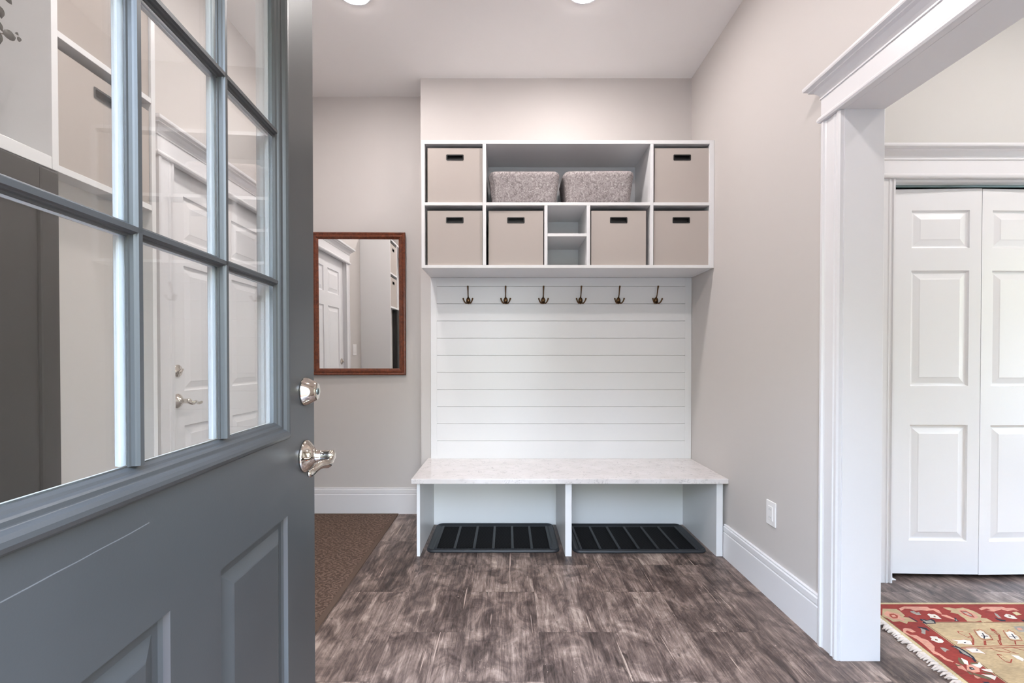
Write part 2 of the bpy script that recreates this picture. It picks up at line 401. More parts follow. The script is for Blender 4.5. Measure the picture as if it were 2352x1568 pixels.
w1 = struct('added_window_1', b, M['trim'], .003)  # unseen window, added to let daylight into the adjoining room
MB().box(4.545, 4.551, .36, 1.84, .56, 2.24).build('glass_pane', M['glass'], w1)
# outside: brick step and lawn, lighting and reflections through the doorway
struct('porch_step', MB().box(-1.2, 1.3, -1.4, -.2, -.16, -.02), M['brick'])
struct('lawn', MB().box(-14, 14, -22, -1.4, -.22, -.17), M['grass'])
struct('door_sill', MB().box(DX0, DX1, -.2, .12, -.001, .012), M['blue_grey_steel'])

# ------------------------------------------------------------------ trim
def base_prof(h=.19):
    return [(0, 0), (.016, 0), (.016, .142), (.0135, .146), (.0135, .150), (.0155, .153), (.0155, .176), (.010, .181), (.012, .184), (.012, .188), (.008, h), (0, h)]
b = MB(); b.prism([(YB - p, z) for p, z in base_prof()], 'x', XL, XBLK); struct('baseboard_back', b, M['trim'])
b = MB(); b.prism([(XR - p, z) for p, z in base_prof()], 'y', YOPEN + .10, 2.60); struct('baseboard_right', b, M['trim'])
b = MB(); b.prism([(XL + p, z) for p, z in base_prof()], 'y', 1.60, 2.03); struct('baseboard_left', b, M['trim'])
b = MB(); b.prism([(YCL - p, z) for p, z in base_prof()], 'x', XR2, 1.862); struct('baseboard_closet', b, M['trim'])

def casing_prof(w=.098):   # (across, proud)
    return [(0, 0), (0, .020), (.006, .022), (.014, .022), (.018, .016), (.024, .014), (.060, .014), (.064, .017), (.070, .017), (.074, .013), (.080, .013), (.084, .019), (.092, .019), (w, .014), (w, 0)]
def crown(mb, along, wallc, d, a0, a1, z0):
    # along: axis of run; d: direction out of the wall
    prof = [(.020, z0), (.027, z0 + .001), (.031, z0 + .008), (.031, z0 + .014), (.027, z0 + .021), (.020, z0 + .022), (.020, z0 + .090), (.024, z0 + .091), (.024, z0 + .096), (.022, z0 + .098),
            (.026, z0 + .109), (.040, z0 + .125), (.050, z0 + .130), (.052, z0 + .130), (.052, z0 + .135), (.056, z0 + .138), (.064, z0 + .142), (.066, z0 + .148), (.066, z0 + .156), (.060, z0 + .158)]
    rings = []
    for p, z in prof:
        e = p - .020
        if along == 'y': rings.append([(wallc, a0 - e, z), (wallc + d * p, a0 - e, z), (wallc + d * p, a1 + e, z), (wallc, a1 + e, z)])
        else: rings.append([(a0 - e, wallc, z), (a0 - e, wallc + d * p, z), (a1 + e, wallc + d * p, z), (a1 + e, wallc, z)])
    mb.loops(rings, True, True, True)
# cased opening in the right wall
t = empty('trim_1', (XR, YOPEN, 0), kind='structure', label='wide white cased opening in the right wall with fluted casing and crown head')
def at(o, x, y, z=0): o.location = (x, y, z); return o
def place(o, parent):   # parent while keeping world coordinates of the mesh
    o.parent = parent; o.matrix_parent_inverse = Matrix.Translation(-Vector(parent.location)); return o
b = MB(); b.prism([(XR - p, YOPEN + .004 + a) for a, p in [(x, q) for x, q in [(.098 - x, q) for x, q in casing_prof()]]], 'z', 0, ZOPEN); place(b.build('casing', M['trim']), t)
b = MB(); b.prism([(XR - p, YN0 - .004 - a) for a, p in [(.098 - x, q) for x, q in casing_prof()]], 'z', 0, ZOPEN); place(b.build('casing', M['trim']), t)
b = MB(); crown(b, 'y', XR, -1, YN0 - .102, YOPEN + .102, ZOPEN + .001); place(b.build('crown_head', M['trim']), t)
place(MB().box(XR - .002, XR2, YOPEN, YOPEN + .012, 0, ZOPEN + .012).build('jamb_board', M['trim'], None, .0015), t)
place(MB().box(XR - .002, XR2, YN0 - .012, YN0, 0, ZOPEN + .012).build('jamb_board', M['trim'], None, .0015), t)
place(MB().box(XR - .002, XR2, YN0, YOPEN, ZOPEN, ZOPEN + .012).build('head_board', M['trim'], None, .0015), t)
# closet casing
t = empty('trim_2', (1.957, YCL, 0), kind='structure', label='white casing and crown head around the folding closet doors')
b = MB(); b.prism([(1.862 + a, YCL - p) for a, p in casing_prof(.095)][::1], 'z', 0, 2.045); place(b.build('casing', M['trim']), t)
b = MB(); b.prism([(3.885 - a, YCL - p) for a, p in casing_prof(.095)], 'z', 0, 2.045); place(b.build('casing', M['trim']), t)
b = MB(); crown(b, 'x', YCL, -1, 1.855, 3.90, 2.046); place(b.build('crown_head', M['trim']), t)
place(MB().box(1.957, 3.79, YCL - .008, YCL + .12, 2.030, 2.045).build('head_board', M['trim']), t)
place(MB().box(1.953, 1.967, YCL, YCL + .12, 0, 2.03).build('jamb_board', M['trim']), t)
place(MB().box(1.968, 3.79, YCL + .030, YCL + .055, 2.019, 2.030).build('door_track', M['blue_grey_steel'], None, .001), t)
place(MB().box(1.968, 2.000, YCL + .012, YCL + .045, 0, .003).box(1.968, 1.971, YCL + .012, YCL + .045, .003, .024).build('floor_bracket', M['track_white'], None), t)
# left door casing
t = empty('trim_3', (XL, 2.118, 0), kind='structure', label='white casing and crown head around the door on the left wall')
b = MB(); b.prism([(XL + p, 2.030 + a) for a, p in casing_prof(.088)], 'z', 0, 2.044); place(b.build('casing', M['trim']), t)
b = MB(); b.prism([(XL + p, 3.118 - a) for a, p in casing_prof(.088)], 'z', 0, 2.044); place(b.build('casing', M['trim']), t)
b = MB(); crown(b, 'y', XL, 1, 2.022, 3.13, 2.045); place(b.build('crown_head', M['trim']), t)
place(MB().box(XL - .12, XL + .001, 2.102, 2.1185, 0, 2.059).build('jamb_board', M['trim']), t)

# ------------------------------------------------------------------ hardware
def make_lever(parent, mat, reach=-1, y0=0, tip=.10):
    # built in the parent's frame, axis -y is out of the door; reach = direction of the lever along x
    g = parent
    b = MB(); b.lathe([(.035, y0 + .0), (.036, y0 - .003), (.034, y0 - .006), (.022, y0 - .016), (.015, y0 - .021), (.0145, y0 - .024)], (0, 0, 0), 'y', 40); b.build('rosette', mat, g)
    b = MB(); b.lathe([(.0125, y0 - .021), (.0135, y0 - .024), (.0135, y0 - .027), (.0118, y0 - .029), (.0118, y0 - .050), (.0128, y0 - .052), (.0125, y0 - .060), (.008, y0 - .064)], (0, 0, 0), 'y', 32); b.build('spindle', mat, g)
    pts = []; rad = []
    for k in range(24):
        q = k / 23.0
        pts.append((reach * q * tip, y0 - .057 + .012 * q - .004 * math.sin(PI * 2 * q), -.003 - .014 * math.sin(PI * min(1, q * 1.25) * .5) + .004 * q - .004 * math.sin(PI * 3 * q)))
        rad.append((.0075 - .0035 * q, .0105 - .0035 * q) if q < .97 else (.002, .003))
    b = MB(); b.tube(pts, rad, 16); b.build('lever', mat, g)

# ------------------------------------------------------------------ entry door (open, exterior face towards the camera)
HA = .0537
d1 = empty('door_1', (-.3968, .134, 0), PI / 2 + HA, 'open grey entry door with nine glass lites and two lower panels', 'door', kind='structure')
DW, DH, DT = .914, 2.05, .045
LR = (.142, .773, .980, 1.876)      # lite frame outer
PL = [(.197, .429, .245, .826), (.538, .770, .245, .826)]
hole = (LR[0] + .012, LR[1] - .012, LR[2] + .012, LR[3] - .012)
b = MB()
pf = [(0, 0), (.003, .007), (.008, .010), (.018, .010), (.038, .002), (.040, .0015)]
pierced(b, 0, DW, .012, DH, 0, PL + [hole], 1)
for r in PL: nest(b, r, pf)
b.mi = 1; pierced(b, 0, DW, .012, DH, DT, PL + [hole], 1)
for r in PL: nest(b, r, [(i, DT - y) for i, y in pf])
for p, q in (((0, .012), (DW, .012)), ((DW, .012), (DW, DH)), ((DW, DH), (0, DH)), ((0, DH), (0, .012))):
    b._f([b.bm.verts.new(v) for v in ((p[0], 0, p[1]), (q[0], 0, q[1]), (q[0], DT, q[1]), (p[0], DT, p[1]))])
nest(b, hole, [(0, 0), (0, DT)], False)
slab = b.build('slab', [M['door'], M['inner_white']], d1)
YG1, YG2, YI = .011, .018, .028
fp = [(0, 0), (.001, -.004), (.004, -.0075), (.009, -.0095), (.014, -.009), (.018, -.006), (.020, -.003), (.0215, -.0005), (.027, 0), (.029, .002), (.031, .005), (.034, .007), (.037, YG1)]
b = MB(); b.smooth = False; nest(b, LR, fp, False); fr = b.build('lite_frame', M['door'], d1, .0012, 2)
b = MB(); nest(b, LR, [(0, DT), (.002, DT + .006), (.012, DT + .008), (.020, DT + .002), (.026, DT - .006), (.030, .031), (.034, .028), (.036, .025), (.037, YG2)], False); b.build('inner_lite_frame', M['inner_white'], d1, .0012, 2)
GU0, GU1, GZ0, GZ1 = LR[0] + .040, LR[1] - .040, LR[2] + .038, LR[3] - .038
MU = (.385, .561); MZ = (1.285, 1.5695)
mp = [(-.0080, YG1), (-.0078, .0085), (-.0058, .0078), (-.0052, .004), (-.0040, .0025), (-.0030, -.0003), (.0030, -.0003), (.0040, .0025), (.0052, .004), (.0058, .0078), (.0078, .0085), (.0080, YG1)]
mpi = [(-.0080, YG2), (-.0075, .0215), (-.0055, .0222), (-.0045, .0265), (-.003, YI), (.003, YI), (.0045, .0265), (.0055, .0222), (.0075, .0215), (.0080, YG2)]
for u in MU:
    MB().prism([(u + a, y) for a, y in mp], 'z', GZ0, GZ1).build('muntin', M['door'], d1)
    MB().prism([(u + a, y) for a, y in mpi], 'z', GZ0, GZ1).build('inner_muntin', M['inner_white'], d1)
for z in MZ:
    MB().prism([(y, z + a) for a, y in mp], 'x', GU0, GU1).build('muntin', M['door'], d1)
    MB().prism([(y, z + a) for a, y in mpi], 'x', GU0, GU1).build('inner_muntin', M['inner_white'], d1)
ue = [GU0 - .004, MU[0], MU[1], GU1 + .004]; ze = [GZ0 - .004, MZ[0], MZ[1], GZ1 + .004]
for i in range(3):
    for j in range(3):
        MB().box(ue[i], ue[i + 1], YG1 - .0005, YG1 + .0025, ze[j], ze[j + 1]).box(ue[i], ue[i + 1], YG2 - .0025, YG2 + .0005, ze[j], ze[j + 1]).build('glass_pane', M['glass'], d1)
lv = empty('lever_handle', (.860, 0, .9265), parent=d1, label='polished nickel lever handle'); make_lever(lv, M['nickel'], -1, 0, .100)
db = MB(); db.lathe([(.031, 0), (.032, -.002), (.0315, -.004), (.019, -.026), (.0175, -.0275)], (0, 0, 0), 'y', 40)
dbo = db.build('deadbolt', M['nickel'], d1); dbo.location = (.860, 0, 1.068); dbo['label'] = 'round polished nickel deadbolt with keyhole'
k = MB(); k.lathe([(.0075, -.0274), (.0072, -.0290)], (0, 0, 0), 'y', 24); kc = k.build('key_cylinder', M['blue_grey_steel'], dbo); 
MB().box(-.0012, .0012, -.0296, -.0289, -.005, .004).build('keyway', M['black'], dbo)
for z in (.25, 1.05, 1.82): MB().lathe([(.006, z - .05), (.006, z + .05)], (-.004, DT * .9, 0), 'z', 12).build('hinge', M['nickel'], d1)

# ------------------------------------------------------------------ six panel doors
def six(w, h, s=.115, mid=.10):
    c = (w - 2 * s - mid) / 2; r = []
    for x in (s, s + c + mid): r += [(x, x + c, .24, .80), (x, x + c, .97, h - .46), (x, x + c, h - .34, h - .12)]
    return r
d2 = empty('door_2', (XL - .02, 2.120, 0), 0, 'white six panel door on the left wall seen through the glass', 'door', kind='structure')
d2.rotation_euler = (0, 0, PI / 2)      # local x = +Y, local y = -X, exterior (-y) towards the room
b = MB(); panel_leaf(b, .908, 2.045, .04, six(.908, 2.045)); o = b.build('slab', M['door_white'], d2); o.location = (0, 0, .01)
lv = empty('lever_handle', (.067, 0, .935), parent=d2, label='polished nickel lever handle'); make_lever(lv, M['nickel'], 1, 0, .115)
b = MB(); b.lathe([(.030, 0), (.031, -.003), (.028, -.007), (.012, -.010), (.009, -.014)], (0, 0, 0), 'y', 32); o = b.build('deadbolt', M['nickel'], d2); o.location = (.067, 0, 1.080)
b = MB(); b.tube([(-.013, -.020, -.008), (0, -.020, 0), (.013, -.020, .008)], [(.004, .005), (.006, .007), (.004, .005)], 12).lathe([(.004, -.010), (.004, -.020)], (0, 0, 0), 'y', 12); b.build('thumb_turn', M['nickel'], o)

def leafz(w, h, i=0):
    a, c = (.095, w - .062) if i == 0 else (.055, w - .088)
    return [(a, c, z0, z1) for z0, z1 in ((.172, .772), (.972, 1.566), (1.680, 1.874))]
YLF = 2.345
LW = .4465
for di, x0 in enumerate((1.985, 1.985 + 2 * LW + .006)):
    dd = empty('door_%d' % (3 + di), (x0, YLF, 0), 0, ('left pair' if di == 0 else 'right pair') + ' of white folding closet doors with raised panels in the adjoining room', 'door', kind='structure')
    fold = .014
    for i in range(2):
        b = MB(); panel_leaf(b, LW - .003, 1.983, .032, leafz(LW, 1.983, i)); o = b.build('door_leaf', M['door_white'], dd)
        a = math.asin(fold / LW) * (-1 if i == 0 else 1)
        o.location = (0, 0, .026) if i == 0 else (LW * math.cos(a) , -fold, .024); o.rotation_euler = (0, 0, a)
        for zz in (.18, 1.78) : 
            if i == 0:
                MB().box(LW - .012, LW + .008, .033, .035, zz, zz + .05).build('hinge', M['blue_grey_steel'], o)

# ------------------------------------------------------------------ wall cubby unit on the back wall
XU0, XU1, YU0, ZU0, ZU1 = -.521, XR - .001, 2.766, 1.690, 2.463
cb = empty('cubby_shelf_unit', (XU0, YU0, ZU0), 0, 'white wall cubby shelf unit above the coat hooks, filled with storage boxes', 'shelf unit')
def P(x): return (x - 1165) / F_PX * YU0         # photo column measured on the unit's front plane
XD1 = (-.1495, -.1285); XD2 = (.869, .888); ZM = (2.069, 2.088)
XS1 = (.2255, .2450); XS2 = (.4830, .5040); ZS = (1.882, 1.900)
TH = .020; yb = YN - .001
def pc(name, *a, bev=.0012): return place(MB().box(*a).build(name, M['white'], None, bev), cb)
pc('side_panel', XU0, XU0 + TH, YU0, yb, ZU0, ZU1); pc('side_panel', XU1 - .028, XU1, YU0, yb, ZU0, ZU1)
pc('top_board', XU0 + TH, XU1 - .028, YU0, yb, ZU1 - .022, ZU1); pc('bottom_board', XU0 + TH, XU1 - .028, YU0, yb, ZU0, ZU0 + .018)
pc('back_panel', XU0 + TH, XU1 - .028, yb - .012, yb, ZU0 + .018, ZU1 - .022)
pc('divider', XD1[0], XD1[1], YU0 + .0005, yb - .012, ZU0 + .018, ZU1 - .022); pc('divider', XD2[0], XD2[1], YU0 + .0005, yb - .012, ZU0 + .018, ZU1 - .022)
pc('shelf', XU0 + TH, XD1[0], YU0 + .001, yb - .012, *ZM); pc('shelf', XD1[1], XD2[0], YU0 + .001, yb - .012, *ZM); pc('shelf', XD2[1], XU1 - .028, YU0 + .001, yb - .012, *ZM)
pc('divider', XS1[0], XS1[1], YU0 + .001, yb - .012, ZU0 + .018, ZM[0]); pc('divider', XS2[0], XS2[1], YU0 + .001, yb - .012, ZU0 + .018, ZM[0])
pc('shelf', XS1[1], XS2[0], YU0 + .0015, yb - .012, *ZS)

# fabric storage box: origin front bottom centre, opening upwards
def make_box(w=.333, d=.320, h=.332):
    t = empty('storage_box', (0, 0, 0))
    b = MB(); th = .005; sl = (-.050, .050, h - .072, h - .042)
    pierced(b, -w / 2, w / 2, 0, h, 0, [sl], 1)
    pierced(b, -w / 2 + th, w / 2 - th, th, h, th, [sl], 1)
    nest(b, sl, [(0, 0), (0, th)], False)
    b.box(-w / 2, -w / 2 + th, 0.0001, d, 0, h); b.box(w / 2 - th, w / 2, 0.0001, d, 0, h); b.box(-w / 2 + th, w / 2 - th, d - th, d, 0, h); b.box(-w / 2, w / 2, 0.0001, d, 0, th)
    b.box(-w / 2, w / 2, .0001, th, h - .001, h)
    bmesh.ops.remove_doubles(b.bm, verts=b.bm.verts, dist=1e-5)
    b.build('box_body', M['linen'], t, .0035, 3)
    b = MB(); rr = rrect(-.0535, .0535, h - .0755, h - .0385, .006); r2 = rrect(-.047, .047, h - .069, h - .045, .003)
    b.loops([[(x, .004, z) for x, z in rr], [(x, -.0012, z) for x, z in rr], [(x, -.0015, z) for x, z in r2], [(x, .020, z) for x, z in r2]], True, False, True)
    hs = b.build('handle_slot', M['black'], t)  # black rim; its closed black pocket stands in for the shade inside the box
    b = MB(); rr = rrect(-.0550, .0550, h - .077, h - .037, .006); r2 = rrect(-.0532, .0532, h - .0752, h - .0388, .006)
    b.loops([[(x, .001, z) for x, z in rr], [(x, -.0008, z) for x, z in rr], [(x, -.0008, z) for x, z in r2], [(x, .001, z) for x, z in r2]], True)
    b.build('stitched_edge', M['linen'], hs)
    return t
box0 = make_box(); used = [False]
def place_box(x, y, z, label, rz=0, jz=0, group='beige fabric storage boxes in the white cubbies'):
    o = box0 if not used[0] else copy_tree(box0); used[0] = True
    o.location = (x, y, z); o.rotation_euler = (0, 0, rz + jz); tag(o, label, 'storage box', group)
ZB1, ZB0 = ZM[1] + .0005, ZU0 + .0185
yf = YU0 + .014
place_box((P(982) + P(1107)) / 2 + .001, yf, ZB1, 'beige storage box in the top left cubby of the back wall unit', 0, .004)
place_box(P(1567), yf, ZB1, 'beige storage box in the top right cubby of the back wall unit', 0, -.004)
place_box(P(1044.5), yf, ZB0, 'beige storage box in the bottom left cubby of the back wall unit', 0, .003)
place_box(P(1185), yf + .002, ZB0, 'beige storage box just left of the two small empty cubbies', 0, -.006)
place_box(P(1421.5), yf, ZB0, 'beige storage box just right of the two small empty cubbies', 0, .004)
place_box(P(1565.5), yf + .001, ZB0, 'beige storage box in the bottom right cubby of the back wall unit', 0, -.002)

# felt baskets
def make_basket(wt=.440, wb=.392, d=.30, h=.192):
    t = empty('felt_basket')
    b = MB(); b.smooth = True; rings = []; n = 7
    def ring(s, off, z=None):
        w = wb + (wt - wb) * s; dd = d - .02 * (1 - s); zz = h * s if z is None else z
        pts = rrect(-w / 2 + off, w / 2 - off, (d - dd) / 2 + off, (d + dd) / 2 - off, .050 - off * .5, 8)
        # corners of the rim sag slightly
        res = []
        for x, y in pts:
            k = max(0, abs(x) / (w / 2) - .86) / .14
            res.append((x, y, zz - (.014 * k * k if s > .99 else 0)))
        return res
    rings.append(ring(0, .02, .0)); rings.append(ring(0, .004, .001)); rings.append(ring(0.02, 0)); 
    for k in range(1, n + 1): rings.append(ring(.02 + .98 * k / n, 0))
    rings.append(ring(1, .003, h + .0012)); rings.append(ring(1, .006)); 
    for k in range(n, -1, -1): rings.append(ring(.03 + .95 * k / n, .006))
    b.loops(rings, True, True, True); b.build('basket_body', M['felt'], t)
    b = MB(); b.box(-.055, .055, .0062, .0085, h - .06, h - .045); 
    b.build('inner_fold', M['felt'], t)
    return t
bk = make_basket(); bk.location = (P(1203.5) + .002, YU0 + .018, ZM[1] + .0003); tag(bk, 'grey mottled felt basket, left one of the pair on the open top shelf', 'basket', 'felt baskets on the open top shelf')
b2 = copy_tree(bk); b2.location = (P(1375) + .004, YU0 + .014, ZM[1] + .0003); b2.rotation_euler = (0, 0, -.015); tag(b2, 'grey mottled felt basket, right one of the pair on the open top shelf', 'basket')

# ------------------------------------------------------------------ shiplap board and hooks
XP0, XP1 = -.521, XR - .0012; ZP0, ZP1 = .4565, ZU0 - .001
yp = YN - .022
sh = empty('shiplap_panel', (XP0, YN, ZP0), 0, 'white shiplap back panel with horizontal grooves between the bench and the cubbies', 'wall panel')
gz = [1.14 + (823 - y) * 3.097 / F_PX for y in (658, 697.5, 737, 776.3, 815.7, 855, 894.3, 933.7, 973, 1012.3)]
XG0, XG1 = XP0 + .042, XP1 - .044
place(MB().box(XP0, XG0, yp, YN - .0005, ZP0, ZP1).build('stile', M['white'], None, .001), sh)
place(MB().box(XG1, XP1, yp, YN - .0005, ZP0, ZP1).build('stile', M['white'], None, .001), sh)
b = MB(); zz = [ZP1] + gz + [ZP0]
for a, c in zip(zz, zz[1:]): b.box(XG0, XG1, yp, YN - .0005, c + (.0009 if c != ZP0 else 0), a - (.0009 if a != ZP1 else 0))
place(b.build('boards', M['white'], None, .0006, 1), sh)

def make_hook():
    t = empty('coat_hook')
    b = MB(); b.sphere((0, -.004, -.003), 1, (.0150, .009, .0235)); bpl = b.build('back_plate', M['bronze'], t)
    b = MB(); b.tube([(0, -.008, .016), (0, -.016, .022), (0, -.024, .034), (0, -.031, .055), (0, -.038, .074), (0, -.043, .085)], [.0055, .0040, .0036, .0040, .0048, .0054], 12).sphere((0, -.044, .087), .0062); b.build('upper_prong', M['bronze'], t)
    for s in (-1, 1):
        b = MB(); b.tube([(s * .003, -.008, -.012), (s * .008, -.018, -.021), (s * .016, -.026, -.022), (s * .024, -.031, -.013), (s * .029, -.034, -.001), (s * .031, -.035, .005)], [.0055, .0050, .0046, .0044, .0046, .0052], 12).sphere((s * .0313, -.035, .006), .0060)
        b.build('lower_prong', M['bronze'], t)
    b = MB(); b.lathe([(.0028, -.0105), (.0024, -.0118)], (0, 0, .010), 'y', 12); b.build('screw', M['bronze'], bpl)
    return t
hk = make_hook(); hx = [-.2645, -.0105, .2445, .4985, .7560, 1.0120]
names = ['leftmost of the six', 'second hook from the left', 'third hook from the left', 'fourth hook from the left', 'fifth hook from the left', 'rightmost of the six']
for i, x in enumerate(hx):
    o = hk if i == 0 else copy_tree(hk); o.location = (x, yp + .001, 1.536); o.rotation_euler = (0, (0, 0, 0, 0, 0, .02)[i], 0)
    tag(o, 'bronze triple coat hook on the white shiplap, ' + names[i], 'coat hook', 'bronze coat hooks in a row')

# ------------------------------------------------------------------ bench
bn = empty('bench', (-.521, 2.605, 0), 0, 'white built-in bench with pale quartz seat and two open shoe bays', 'bench')
YF = 2.604
def bp(name, *a, m='white', bev=.001): return place(MB().box(*a).build(name, M[m], None, bev), bn)
bp('side_panel', -.521, -.502, YF, YN - .001, 0, .428); bp('side_panel', 1.204, 1.241, YF, YN - .001, 0, .428)
bp('divider', .334, .371, YF, YN - .013, 0, .422)
bp('top_board', -.502, 1.204, YF + .004, YN - .013, .420, .4285); bp('back_panel', -.502, 1.204, YN - .013, YN - .001, 0, .428)
o = bp('quartz_seat', -.545, XR - .001, 2.568, YN - .0005, .4285, .4565, m='quartz', bev=.002); o['label'] = 'pale veined quartz slab seat'

# rubber boot trays
def make_tray(w, d, nrib=5):
    t = empty('boot_tray')
    b = MB(); o = rrect(0, w, 0, d, .045, 8)
    def inset(k): return rrect(k, w - k, k, d - k, max(.004, .045 - k), 8)
    b.smooth = True
    b.loops([[(x, y, z) for x, y in inset(k)] for k, z in ((.002, 0), (0, .004), (.003, .013), (.009, .017), (.016, .016), (.022, .008), (.030, .005))], True, True, True)
    b.build('tray_rim', M['rubber'], t)
    iw = w - .10; cw = iw / (nrib + 1)
    for i in range(nrib + 1):
        x0 = .05 + i * cw; b = MB(); b.box(x0 + .008, x0 + cw - .008, .052, d - .045, .003, .0065); b.build('tread_panel', M['rubber_tread'], t)
    for i in range(nrib + 2):
        x0 = .05 + i * cw; b = MB(); b.box(x0 - .008, x0 + .008, .045, d - .040, .003, .0105); b.build('rib', M['rubber'], t, .002)
    return t
tr = make_tray(.790, .445); tr.location = (-.478, 2.650, .0005); tag(tr, 'black ribbed rubber boot tray in the left bay under the bench', 'boot tray', 'black boot trays under the bench')
tr2 = copy_tree(tr); tr2.location = (.388, 2.643, .0005); tag(tr2, 'black ribbed rubber boot tray in the right bay under the bench', 'boot tray')

# ------------------------------------------------------------------ framed mirror
mr = empty('framed_mirror', (-1.080, YB - .001, 1.018), 0, 'rectangular mirror in a reddish brown wood frame on the back wall', 'mirror')
mw, mh = .680, 1.036
prof = [(0, 0), (0, -.016), (.004, -.022), (.010, -.023), (.014, -.020), (.020, -.018), (.024, -.022), (.034, -.022), (.042, -.014), (.048, -.010), (.050, -.006)]
b = MB(); nest(b, (-mw / 2, mw / 2, 0, mh), prof, False); b.build('frame', M['wood_red'], mr, .0008)
b = MB(); b._f([b.bm.verts.new(p) for p in ((-mw / 2 + .046, -.0065, .046), (mw / 2 - .046, -.0065, .046), (mw / 2 - .046, -.0065, mh - .046), (-mw / 2 + .046, -.0065, mh - .046))])
g = b.build('mirror_glass', M['mirror'], mr)
MB().box(-mw / 2 + .01, mw / 2 - .01, -.004, 0, .01, mh - .01).build('backing', M['black'], mr)
mr.location.y = YB - .009; mr.rotation_euler = (math.radians(.8), 0, math.radians(.75))

# ------------------------------------------------------------------ outlet, switch
def plate(name, loc, rz, w, label, cat, rockers):
    t = empty(name, loc, rz, label, cat)
    MB().box(-w / 2, w / 2, -.006, 0, -.0575, .0575).build('cover_plate', M['plastic'], t, .002)
    for i in range(rockers):
        x = (i - (rockers - 1) / 2) * .046
        b = MB(); b.box(x - .0165, x + .0165, -.0085, -.005, -.033, .033); b.build('insert', M['plastic'], t, .001)
        if name == 'power_outlet':
            for zz in (-.019, .019):
                for dx in (-.006, .006): MB().box(x + dx - .001, x + dx + .001, -.0088, -.0080, zz - .004, zz + .004).build('socket_slot', M['blue_grey_steel'], t)
    return t
plate('power_outlet', (XR, 2.150, .405), -PI / 2, .074, 'white rectangular outlet low on the right wall above the baseboard', 'outlet', 1)
plate('light_switch', (XL, 1.84, 1.19), PI / 2, .116, 'white double light switch beside the left door, seen only in the mirror', 'light switch', 2)

# ------------------------------------------------------------------ brown entry mat
em = empty('entry_mat', (-1.145, 2.2, 0), 0, 'brown textured entry mat on the floor below the mirror', 'doormat')
b = MB(); b.box(-.325, .325, -.555, 1.09, .0005, .010); b.build('mat_pile', M['mat_brown'], em, .002)
b = MB()
def flat_ring(b, r, prof):
    a, c, d, e_ = r
    b.loops([[(a + i, d + i, z), (c - i, d + i, z), (c - i, e_ - i, z), (a + i, e_ - i, z)] for i, z in prof], True)
flat_ring(b, (-.350, .350, -.58, 1.115), [(0, .0003), (.002, .006), (.026, .009), (.026, .0003)]); b.build('mat_border', M['mat_brown_edge'], em)

# ------------------------------------------------------------------ patterned rug
RUG = empty('area_rug', (1.62, 2.10, 0), 0, 'red and cream floral wool rug with white fringe on the adjoining room floor', 'rug')
def skx(y): return 1.636 - (2.095 - y) * .090        # the rug's left edge runs slightly askew
YT, YBm, XE = 2.098, .55, 4.1
b = MB()
def quad(pts, z, mi): b.mi = mi; b._f([b.bm.verts.new((x, y, z)) for x, y in pts])
mats = [M['rug_cream'], M['rug_red'], M['rug_beige'], M['rug_brown']]
KX = {0: 0, .014: .020, .018: .024, .128: .146, .131: .149, .134: .153}
KY = {0: 0, .014: .016, .018: .018, .128: .158, .131: .161, .134: .164}
def band(k): kx, ky = KX[k], KY[k]; return [(skx(YBm) + kx, YBm + ky), (XE - kx, YBm + ky), (XE - kx, YT - ky), (skx(YT) + kx, YT - ky)]
rings = [[(x, y, z) for x, y in band(k)] for k, z in ((0, .0005), (0, .006), (.014, .008))]
b.mi = 0; b.loops(rings, True)
for k0, k1, mi in ((.014, .018, 3), (.018, .128, 1), (.128, .131, 2), (.131, .134, 3)):
    b.mi = mi; b.loops([[(x, y, .008) for x, y in band(k)] for k in (k0, k1)], True)
b.mi = 2; b._f([b.bm.verts.new((x, y, .008)) for x, y in band(.134)])
